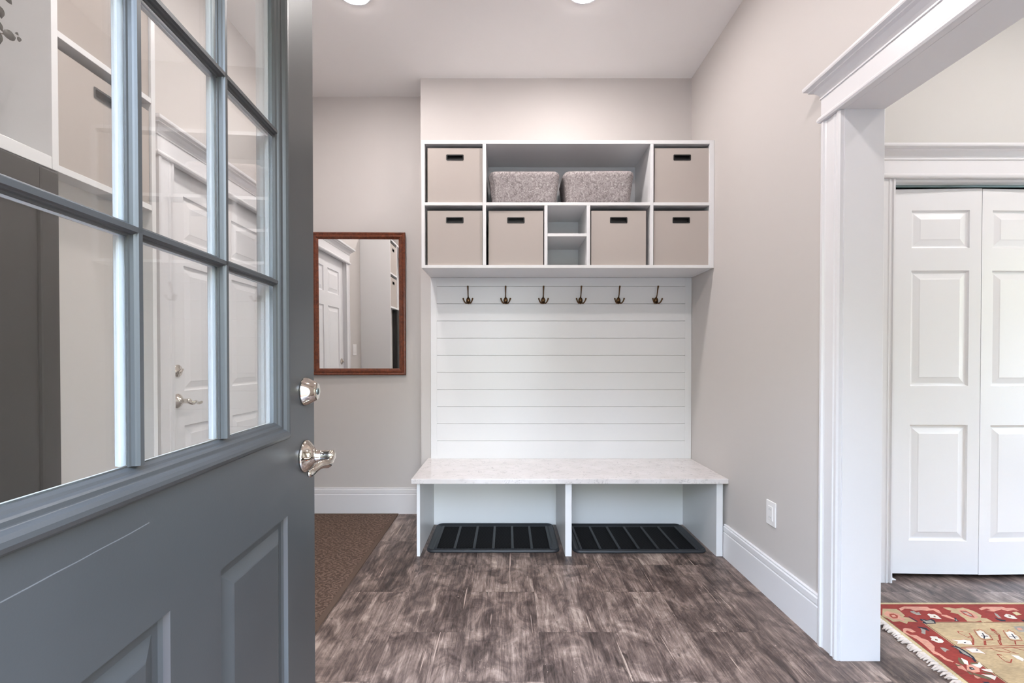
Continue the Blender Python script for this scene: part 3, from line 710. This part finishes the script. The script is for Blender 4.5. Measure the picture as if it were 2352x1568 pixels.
MOTIFS = [
('beige',[(1.699,2.044),(1.76,2.041),(1.761,2.026),(1.753,1.99),(1.736,1.979),(1.754,1.973),(1.76,1.939),(1.724,1.942),(1.706,1.926),(1.691,1.945),(1.66,1.942),(1.658,1.967),(1.648,1.984)]),
('pink',[(1.668,2.002),(1.704,2.026),(1.714,2.014),(1.737,2.002),(1.722,1.973),(1.733,1.967),(1.71,1.945),(1.701,1.956),(1.674,1.959),(1.666,1.984)]),
('rust',[(1.694,2.002),(1.716,2.005),(1.721,1.987),(1.701,1.967),(1.681,1.967),(1.681,1.984)]),
('pink',[(1.695,1.993),(1.71,1.993),(1.705,1.979),(1.688,1.976)]),
('pink',[(1.776,2.047),(1.813,2.062),(1.915,2.059),(1.915,2.044),(1.935,2.044),(1.943,2.032),(1.928,2.002),(1.917,2.008),(1.917,2.032),(1.884,2.026),(1.863,2.032),(1.831,2.026),(1.821,2.041),(1.8,2.044),(1.767,2.026)]),
('grey',[(1.805,2.023),(1.824,2.026),(1.824,2.011),(1.839,2.017),(1.828,1.993),(1.808,1.993),(1.806,2.002),(1.801,2.011)]),
('white',[(1.857,1.996),(1.872,2.005),(1.879,1.999),(1.893,1.999),(1.895,1.987),(1.891,1.973),(1.888,1.962),(1.87,1.964),(1.862,1.97),(1.849,1.973),(1.856,1.984)]),
('brown',[(1.875,1.987),(1.883,1.986),(1.877,1.976),(1.869,1.978)]),
('navy',[(1.759,1.982),(1.766,1.979),(1.769,1.942),(1.762,1.942)]),
('navy',[(1.795,1.964),(1.809,1.962),(1.817,1.953),(1.847,1.964),(1.847,1.95),(1.832,1.928),(1.786,1.926),(1.779,1.934),(1.794,1.945),(1.786,1.95)]),
('grey',[(1.798,1.959),(1.806,1.948),(1.833,1.953),(1.836,1.942),(1.829,1.933),(1.795,1.933),(1.796,1.942)]),
('pink',[(1.916,1.996),(1.94,1.993),(1.947,1.967),(1.942,1.956),(1.928,1.967),(1.914,1.987)]),
('navy',[(1.953,1.973),(1.958,1.97),(1.952,1.959),(1.947,1.945),(1.925,1.945),(1.938,1.953)]),
('grey',[(1.951,1.964),(1.949,1.959),(1.944,1.948),(1.937,1.949)]),
('beige',[(1.981,2.053),(2.011,2.053),(2.029,2.044),(2.072,2.053),(2.084,2.038),(2.091,2.026),(2.093,2.011),(2.091,1.99),(2.07,1.973),(2.09,1.967),(2.09,1.942),(2.063,1.942),(2.038,1.934),(2.046,1.95),(2.012,1.942),(1.983,1.945),(1.992,1.967),(1.993,1.984),(1.998,2.002),(1.976,2.014),(1.994,2.026),(1.983,2.038)]),
('pink',[(2.027,2.032),(2.06,2.038),(2.065,2.02),(2.073,2.002),(2.06,1.973),(2.032,1.962),(2.021,1.973),(2.015,1.996),(2.019,2.014)]),
('rust',[(2.031,2.026),(2.058,2.026),(2.06,2.002),(2.044,1.973),(2.03,1.979),(2.021,1.996)]),
('grey',[(2.034,2.021),(2.051,2.018),(2.051,1.996),(2.043,1.982),(2.032,1.993)]),
('pink',[(2.036,2.011),(2.046,2.008),(2.043,1.993),(2.034,1.999)]),
('pink',[(2.134,2.044),(2.17,2.059),(2.255,2.059),(2.265,2.05),(2.299,2.05),(2.298,2.026),(2.278,2.032),(2.242,2.023),(2.231,2.038),(2.178,2.02),(2.151,2.026),(2.178,2.032),(2.171,2.044),(2.134,2.032)]),
('grey',[(2.169,2.011),(2.172,2.002),(2.155,1.967),(2.145,1.973),(2.153,1.99)]),
('navy',[(2.131,1.976),(2.135,1.964),(2.155,1.953),(2.149,1.945),(2.13,1.945),(2.123,1.956)]),
('white',[(2.191,1.99),(2.212,2.002),(2.222,1.996),(2.229,1.987),(2.22,1.964),(2.2,1.964),(2.187,1.97),(2.183,1.982)]),
('brown',[(2.207,1.99),(2.217,1.988),(2.209,1.979),(2.201,1.98)]),
('cream',[(2.252,2.014),(2.278,2.02),(2.275,1.996),(2.245,1.99)]),
('navy',[(2.226,1.959),(2.242,1.945),(2.246,1.934),(2.223,1.942)]),
('beige',[(2.373,2.05),(2.43,2.05),(2.452,2.026),(2.448,1.979),(2.444,1.939),(2.38,1.939),(2.339,1.945),(2.34,1.973),(2.344,2.008)]),
('pink',[(2.385,2.026),(2.418,2.026),(2.412,1.979),(2.375,1.973)]),
('navy',[(1.732,1.907),(1.747,1.904),(1.761,1.896),(1.755,1.873),(1.749,1.879),(1.742,1.892),(1.731,1.897)]),
('grey',[(1.736,1.896),(1.742,1.888),(1.744,1.881),(1.716,1.852),(1.707,1.86),(1.722,1.875)]),
('pink',[(1.658,1.891),(1.671,1.896),(1.691,1.891),(1.692,1.868),(1.674,1.865),(1.665,1.879),(1.65,1.87),(1.652,1.85),(1.675,1.845),(1.677,1.828),(1.69,1.815),(1.686,1.792),(1.68,1.773),(1.654,1.746),(1.641,1.75),(1.65,1.792),(1.652,1.82),(1.644,1.845),(1.637,1.865)]),
('white',[(1.719,1.837),(1.731,1.84),(1.75,1.837),(1.746,1.828),(1.752,1.818),(1.748,1.806),(1.733,1.796),(1.717,1.796),(1.711,1.806),(1.705,1.815),(1.717,1.825)]),
('brown',[(1.727,1.823),(1.734,1.818),(1.729,1.811),(1.721,1.813)]),
('grey',[(1.696,1.768),(1.711,1.766),(1.716,1.75),(1.705,1.75),(1.69,1.739),(1.69,1.75)]),
('navy',[(1.744,1.778),(1.766,1.778),(1.775,1.766),(1.774,1.741),(1.773,1.724),(1.771,1.711),(1.752,1.683),(1.745,1.683),(1.755,1.706),(1.747,1.724),(1.741,1.735),(1.753,1.752),(1.751,1.768)]),
('grey',[(1.751,1.774),(1.764,1.764),(1.766,1.739),(1.763,1.717),(1.759,1.702),(1.758,1.715),(1.75,1.732),(1.755,1.746),(1.756,1.764)]),
('pink',[(1.644,1.759),(1.654,1.746),(1.659,1.732),(1.658,1.702),(1.67,1.685),(1.66,1.681),(1.644,1.694),(1.646,1.719),(1.636,1.732)]),
('pink',[(1.667,1.677),(1.678,1.661),(1.664,1.625),(1.658,1.641),(1.65,1.649)]),
('olive',[(1.712,1.711),(1.707,1.689),(1.688,1.665),(1.682,1.673),(1.693,1.694)]),
('white',[(1.716,1.706),(1.724,1.689),(1.704,1.665),(1.696,1.673)]),
('white',[(1.719,1.669),(1.76,1.681),(1.752,1.661),(1.729,1.649),(1.717,1.659)]),
('white',[(1.727,1.645),(1.763,1.643),(1.752,1.625),(1.731,1.633)]),
('pink',[(1.696,1.665),(1.719,1.669),(1.726,1.649),(1.708,1.629),(1.683,1.625),(1.67,1.637)]),
('navy',[(1.695,1.655),(1.706,1.653),(1.703,1.641),(1.689,1.639),(1.687,1.645)]),
('grey',[(1.698,1.65),(1.702,1.649),(1.699,1.643),(1.693,1.643)]),
('olive',[(1.722,1.679),(1.755,1.679),(1.744,1.671),(1.717,1.669)]),
('white',[(1.699,1.617),(1.732,1.613),(1.743,1.606),(1.717,1.587),(1.708,1.606)]),
('olive',[(1.675,1.625),(1.695,1.613),(1.716,1.598),(1.704,1.587),(1.684,1.598),(1.671,1.613)]),
('olive',[(1.715,1.633),(1.74,1.621),(1.741,1.612),(1.719,1.621)]),
('pink',[(1.669,1.612),(1.679,1.598),(1.664,1.594),(1.662,1.602)]),
('olive',[(1.66,1.673),(1.671,1.665),(1.674,1.659),(1.657,1.659)]),
('olive',[(1.665,1.637),(1.672,1.625),(1.666,1.612),(1.659,1.617)]),
('navy',[(1.664,1.58),(1.684,1.578),(1.685,1.554),(1.669,1.554)]),
('pink',[(1.628,1.569),(1.646,1.547),(1.638,1.506),(1.624,1.527)]),
('white',[(1.692,1.547),(1.714,1.544),(1.703,1.52),(1.685,1.527)]),
('rust',[(1.948,1.886),(1.958,1.881),(1.978,1.891),(1.983,1.875),(1.973,1.86),(1.976,1.845),(1.956,1.815),(1.927,1.813),(1.911,1.82),(1.919,1.84),(1.93,1.86)]),
('beige',[(1.948,1.882),(1.957,1.878),(1.975,1.887),(1.98,1.873),(1.971,1.859),(1.973,1.846),(1.956,1.819),(1.929,1.817),(1.914,1.824),(1.922,1.841),(1.933,1.859)]),
('white',[(1.949,1.876),(1.956,1.873),(1.97,1.88),(1.974,1.869),(1.967,1.858),(1.969,1.847),(1.955,1.826),(1.933,1.824),(1.922,1.829),(1.928,1.844),(1.936,1.858)]),
('rust',[(2.064,1.88),(2.074,1.874),(2.094,1.885),(2.099,1.869),(2.088,1.854),(2.089,1.839),(2.068,1.81),(2.039,1.807),(2.023,1.815),(2.032,1.834),(2.045,1.854)]),
('beige',[(2.064,1.876),(2.073,1.872),(2.091,1.881),(2.095,1.867),(2.086,1.853),(2.087,1.84),(2.068,1.813),(2.041,1.811),(2.027,1.818),(2.036,1.835),(2.047,1.853)]),
('white',[(2.064,1.87),(2.071,1.867),(2.086,1.874),(2.089,1.863),(2.081,1.852),(2.082,1.841),(2.067,1.82),(2.046,1.818),(2.034,1.824),(2.041,1.838),(2.051,1.852)]),
('rust',[(2.179,1.873),(2.189,1.868),(2.21,1.879),(2.213,1.863),(2.202,1.848),(2.202,1.833),(2.179,1.804),(2.15,1.802),(2.134,1.809),(2.145,1.828),(2.159,1.848)]),
('beige',[(2.179,1.87),(2.188,1.866),(2.207,1.875),(2.21,1.861),(2.199,1.847),(2.2,1.834),(2.179,1.808),(2.152,1.806),(2.139,1.812),(2.148,1.83),(2.161,1.847)]),
('white',[(2.179,1.864),(2.186,1.861),(2.201,1.868),(2.203,1.857),(2.195,1.846),(2.195,1.835),(2.179,1.814),(2.158,1.813),(2.146,1.818),(2.154,1.832),(2.164,1.846)]),
('rust',[(1.869,1.875),(1.889,1.87),(1.884,1.86),(1.906,1.86),(1.893,1.835),(1.869,1.83),(1.866,1.845),(1.86,1.86)]),
('beige',[(1.871,1.871),(1.887,1.867),(1.883,1.859),(1.901,1.859),(1.89,1.839),(1.871,1.835),(1.869,1.847),(1.864,1.859)]),
('rust',[(1.788,1.818),(1.816,1.815),(1.842,1.818),(1.862,1.811),(1.841,1.782),(1.817,1.785),(1.81,1.792),(1.783,1.792),(1.801,1.803)]),
('white',[(1.79,1.817),(1.816,1.814),(1.84,1.817),(1.859,1.81),(1.84,1.784),(1.817,1.786),(1.81,1.792),(1.786,1.792),(1.802,1.803)]),
('rust',[(1.785,1.764),(1.83,1.768),(1.836,1.755),(1.837,1.728),(1.815,1.735),(1.787,1.735),(1.788,1.75)]),
('white',[(1.787,1.763),(1.829,1.767),(1.835,1.754),(1.835,1.729),(1.815,1.736),(1.789,1.736),(1.79,1.75)]),
('rust',[(1.874,1.728),(1.889,1.724),(1.883,1.702),(1.903,1.698),(1.875,1.677),(1.86,1.681),(1.865,1.706)]),
('beige',[(1.875,1.723),(1.887,1.719),(1.882,1.702),(1.898,1.699),(1.875,1.682),(1.863,1.685),(1.868,1.706)]),
('navy',[(1.822,1.801),(1.831,1.802),(1.826,1.795),(1.818,1.794)]),
('navy',[(1.822,1.754),(1.831,1.755),(1.825,1.748),(1.817,1.748)]),
('rust',[(2.027,1.896),(2.035,1.886),(2.028,1.868),(2.014,1.875)]),
('white',[(1.926,1.724),(1.947,1.719),(1.946,1.698),(1.928,1.685),(1.922,1.702)]),
('grey',[(2.139,1.907),(2.186,1.909),(2.148,1.865),(2.12,1.87),(2.125,1.886)]),
('pink',[(2.14,1.896),(2.16,1.897),(2.15,1.881),(2.13,1.879)]),
('rust',[(1.7779,1.7697),(1.8809,1.7767),(1.8811,1.7733),(1.7781,1.7663)]),
('rust',[(1.8809,1.7767),(2.0389,1.7817),(2.0391,1.7783),(1.8811,1.7733)]),
('rust',[(2.0389,1.7817),(2.1909,1.7867),(2.1911,1.7833),(2.0391,1.7783)]),
('rust',[(1.769,1.7613),(2.027,1.7703),(2.027,1.7677),(1.769,1.7587)]),
('rust',[(2.027,1.7703),(2.177,1.7743),(2.177,1.7717),(2.027,1.7677)]),
('rust',[(1.8378,1.7832),(1.8718,1.8162),(1.8742,1.8138),(1.8402,1.7808)]),
('rust',[(1.8716,1.816),(1.8856,1.836),(1.8884,1.834),(1.8744,1.814)]),
('rust',[(1.8421,1.7829),(1.8761,1.8159),(1.8779,1.8141),(1.8439,1.7811)]),
('rust',[(1.876,1.8158),(1.893,1.8378),(1.895,1.8362),(1.878,1.8142)]),
('rust',[(1.8845,1.7835),(1.9135,1.8125),(1.9165,1.8095),(1.8875,1.7805)]),
('rust',[(1.8898,1.7832),(1.9188,1.8122),(1.9212,1.8098),(1.8922,1.7808)]),
('rust',[(1.9514,1.7834),(1.9764,1.8124),(1.9796,1.8096),(1.9546,1.7806)]),
('rust',[(1.9764,1.8124),(2.0074,1.8464),(2.0106,1.8436),(1.9796,1.8096)]),
('rust',[(2.007,1.8455),(2.013,1.8685),(2.017,1.8675),(2.011,1.8445)]),
('rust',[(1.9466,1.782),(1.9676,1.812),(1.9704,1.81),(1.9494,1.78)]),
('rust',[(1.9686,1.8126),(1.9856,1.8166),(1.9864,1.8134),(1.9694,1.8094)]),
('rust',[(1.9848,1.8161),(2.0168,1.8511),(2.0192,1.8489),(1.9872,1.8139)]),
('rust',[(2.0164,1.8504),(2.0204,1.8684),(2.0236,1.8676),(2.0196,1.8496)]),
('rust',[(2.0105,1.7865),(2.0365,1.8125),(2.0395,1.8095),(2.0135,1.7835)]),
('rust',[(1.8884,1.7649),(1.9004,1.7469),(1.8976,1.7451),(1.8856,1.7631)]),
('rust',[(1.8995,1.7476),(1.9365,1.7366),(1.9355,1.7334),(1.8985,1.7444)]),
('rust',[(1.9345,1.7648),(1.9485,1.7378),(1.9455,1.7362),(1.9315,1.7632)]),
('rust',[(1.948,1.7384),(1.961,1.7294),(1.959,1.7266),(1.946,1.7356)]),
('rust',[(1.983,1.7674),(2.006,1.7514),(2.004,1.7486),(1.981,1.7646)]),
('navy',[(1.9598,1.8589),(1.9478,1.8389),(1.9442,1.8411),(1.9562,1.8611)]),
('navy',[(1.946,1.8421),(1.961,1.8421),(1.961,1.8379),(1.946,1.8379)]),
('navy',[(1.9457,1.8379),(1.9337,1.8399),(1.9343,1.8441),(1.9463,1.8421)]),
('navy',[(1.9474,1.8384),(1.9294,1.8224),(1.9266,1.8256),(1.9446,1.8416)]),
('navy',[(2.0758,1.8539),(2.0628,1.8339),(2.0592,1.8361),(2.0722,1.8561)]),
('navy',[(2.0613,1.8371),(2.0733,1.8351),(2.0727,1.8309),(2.0607,1.8329)]),
('navy',[(2.0603,1.833),(2.0453,1.838),(2.0467,1.842),(2.0617,1.837)]),
('navy',[(2.0627,1.8338),(2.0547,1.8218),(2.0513,1.8242),(2.0593,1.8362)])]
cols = ['beige', 'pink', 'rust', 'grey', 'white', 'brown', 'navy', 'cream', 'olive']
nf = []
for i, (c, pts) in enumerate(MOTIFS):
    b.mi = 4 + cols.index(c); z = .0082 + i * .000004
    f = b._f([b.bm.verts.new((x, y, z)) for x, y in pts])
    if f: nf.append(f)
nf = bmesh.ops.triangulate(b.bm, faces=nf)['faces']
for f in nf:
    f.normal_update()
    if f.normal.z < 0: f.normal_flip()
place(b.build('rug_weave', mats + [M['rug_' + c] for c in cols]), RUG)
b = MB(); random.seed(3); n = 190
for i in range(n):
    y = YT - .004 - (YT - YBm) * (i + random.random() * .6) / n * .999; x = skx(y); L = .030 + random.random() * .014; a = random.uniform(-.5, .5)
    b.tube([(x + .004, y, .005), (x - L * .5, y + a * .01, .006), (x - L, y - .008 + a * .02, .004)], [.0042, .0048, .0022], 6)
place(b.build('fringe', M['fringe'], kind='stuff'), RUG)

# ------------------------------------------------------------------ left wall: cubby unit, dark cabinet, eucalyptus
XF = -1.24
LO = .010
lu = empty('side_cubby_unit', (XF, 1.2, 1.656), 0, 'white cubby unit on the left wall, seen through the door glass', 'shelf unit')
LZ = (1.656, 1.675, 2.028, 2.046, 2.40, 2.42)
def lp(name, x0, x1, y0, y1, z0, z1): return place(MB().box(x0, x1, y0 + LO, y1 + LO, z0, z1).build(name, M['white'], None, .001), lu)
lp('side_panel', XL + .001, XF, 1.582, 1.600, 0, 2.42); lp('divider', XL + .001, XF, 1.234, 1.252, 1.656, 2.42); lp('side_panel', XL + .001, XF, .50, .518, 0, 2.42)
lp('shelf', XL + .001, XF - .001, 1.252, 1.582, LZ[0], LZ[1]); lp('shelf', XL + .001, XF - .001, 1.252, 1.582, LZ[2], LZ[3]); lp('top_board', XL + .001, XF, .518, 1.582, 2.40, 2.42)
lp('shelf', XL + .001, XF - .001, .518, 1.234, 1.656, 1.690)
place(MB().box(XL + .002, -1.300, 1.258, 1.592, 0, 1.656).build('recessed_panel', M['wall'], None), lu)
place(MB().box(XL + .002, -1.450, .530, 1.244, 1.690, 2.40).build('back_panel', M['grey_panel'], None), lu)
for z in (LZ[1], LZ[3]):
    place_box(XF - .006, 1.427, z + .001, 'beige storage box in the %s cubby on the left wall, behind the door glass' % ('lower' if z == LZ[1] else 'upper'), PI / 2, 0)
bs = [o for o in bpy.data.objects if o.name.startswith('storage_box') and o.location.x < -1]
for o in bs: o.scale = (.96, .94, .97)
dc = empty('tall_cabinet', (XF - .02, .62, 0), 0, 'tall dark charcoal cabinet beside the pale niche, seen through the door glass', 'cabinet')
def dp(name, x0, x1, y0, y1, z0, z1, bev=.003): return place(MB().box(x0, x1, y0 + LO + .004, y1 + LO + .004, z0, z1).build(name, M['dark_cab'], None, bev), dc)
dp('carcass', XL + .002, XF - .024, .522, 1.248, 0, 1.652)
dp('stile', XF - .024, XF, 1.196, 1.249, .0, 1.654, bev=.006); dp('stile', XF - .024, XF, .522, .575, 0, 1.654); dp('top_rail', XF - .024, XF, .575, 1.196, 1.59, 1.654)
dp('door_panel', XF - .024, XF - .008, .575, 1.196, .002, 1.59)
# eucalyptus in a vase standing in the upper niche
ev = empty('eucalyptus_vase', (-1.38, .98, 1.6905), 0, 'dried eucalyptus branches with round grey leaves, at the top left through the glass', 'plant')
MB().lathe([(.035, 0), (.05, .02), (.055, .07), (.04, .12), (.022, .15), (.025, .17), (.020, .168), (.018, .15)], (0, 0, 0), 'z', 28).build('vase', M['ceramic'], ev)
def leafmesh(b, c, r, dirv, nrm):
    d = Vector(dirv).normalized(); n = Vector(nrm).normalized(); s = d.cross(n).normalized(); n = s.cross(d)
    pts = []
    for k in range(14):
        a = 2 * PI * k / 14; pts.append(Vector(c) + d * (r * (1 + .0) * math.cos(a) + (r * .25 if k == 0 else 0)) + s * r * .82 * math.sin(a) + n * (.003 * abs(math.sin(a))))
    top = [b.bm.verts.new(p + n * .0005) for p in pts]; bot = [b.bm.verts.new(p - n * .0005) for p in pts]
    b.smooth = True; b._f(top); b._f(bot[::-1])
    for k in range(14): b._f([top[k], bot[k], bot[(k + 1) % 14], top[(k + 1) % 14]])
    b.smooth = False
random.seed(11)
# sprays: end points in world space relative to the vase
sprays = [((0.08, 0.213, 0.292), [(0.08, 0.213, 0.292, 0.015), (0.08, 0.187, 0.301, 0.0125), (0.08, 0.188, 0.272, 0.0135), (0.08, 0.232, 0.309, 0.0045), (0.08, 0.237, 0.299, 0.0055)]),
          ((0.08, 0.192, 0.338), [(0.08, 0.192, 0.338, 0.0125), (0.08, 0.208, 0.384, 0.012)]),
          ((.02, -.12, .38), [(.02, -.10, .33, .02), (.03, -.14, .37, .018), (.0, -.08, .40, .02)]),
          ((-.02, .05, .42), [(-.02, .03, .35, .02), (.01, .07, .38, .02), (-.01, .05, .44, .018)])]
for endp, lv_ in sprays:
    b = MB(); b.tube([(0, 0, .10), (endp[0] * .4, endp[1] * .3, .24), (endp[0] * .8, endp[1] * .75, endp[2] * .93), endp], .0014, 6); b.build('stem', M['stem'], ev)
    for x, y, z, r in lv_:
        b = MB(); leafmesh(b, (x, y, z), r, (random.uniform(-.2, .2), random.uniform(.2, 1), random.uniform(-1, .3)), (1, random.uniform(-.4, .4), random.uniform(-.3, .3))); b.build('leaf', M['leaf'], ev)

# ------------------------------------------------------------------ recessed ceiling lights
def make_light():
    t = empty('ceiling_light')
    MB().lathe([(.094, 0), (.094, -.002), (.086, -.005), (.078, -.005), (.076, -.002)], (0, 0, 0), 'z', 48).build('trim_ring', M['track_white'], t)
    MB().lathe([(.0765, -.0022), (.074, -.0075), (.05, -.010), (.001, -.011)], (0, 0, 0), 'z', 48).build('lens', M['lamp'], t)
    return t
cl = make_light()
LP = [(-.80, 2.385, 'leftmost visible recessed ceiling light, nearest the mirror wall'), (.405, 2.375, 'recessed ceiling light above the cubby unit at the top of the photo'),
      (-.80, .95, 'recessed ceiling light above the open grey door, out of view'), (.40, .95, 'recessed ceiling light near the entry doorway, out of view'),
      (2.4, 1.35, 'added recessed ceiling light over the patterned rug, unseen'), (3.6, 1.35, 'added recessed ceiling light near the added far right window, unseen')]  # this pair is added out of view to light the adjoining room
for i, (x, y, lb) in enumerate(LP):
    o = cl if i == 0 else copy_tree(cl); o.location = (x, y, CEIL - .0005); tag(o, lb, 'ceiling light', 'recessed ceiling lights')
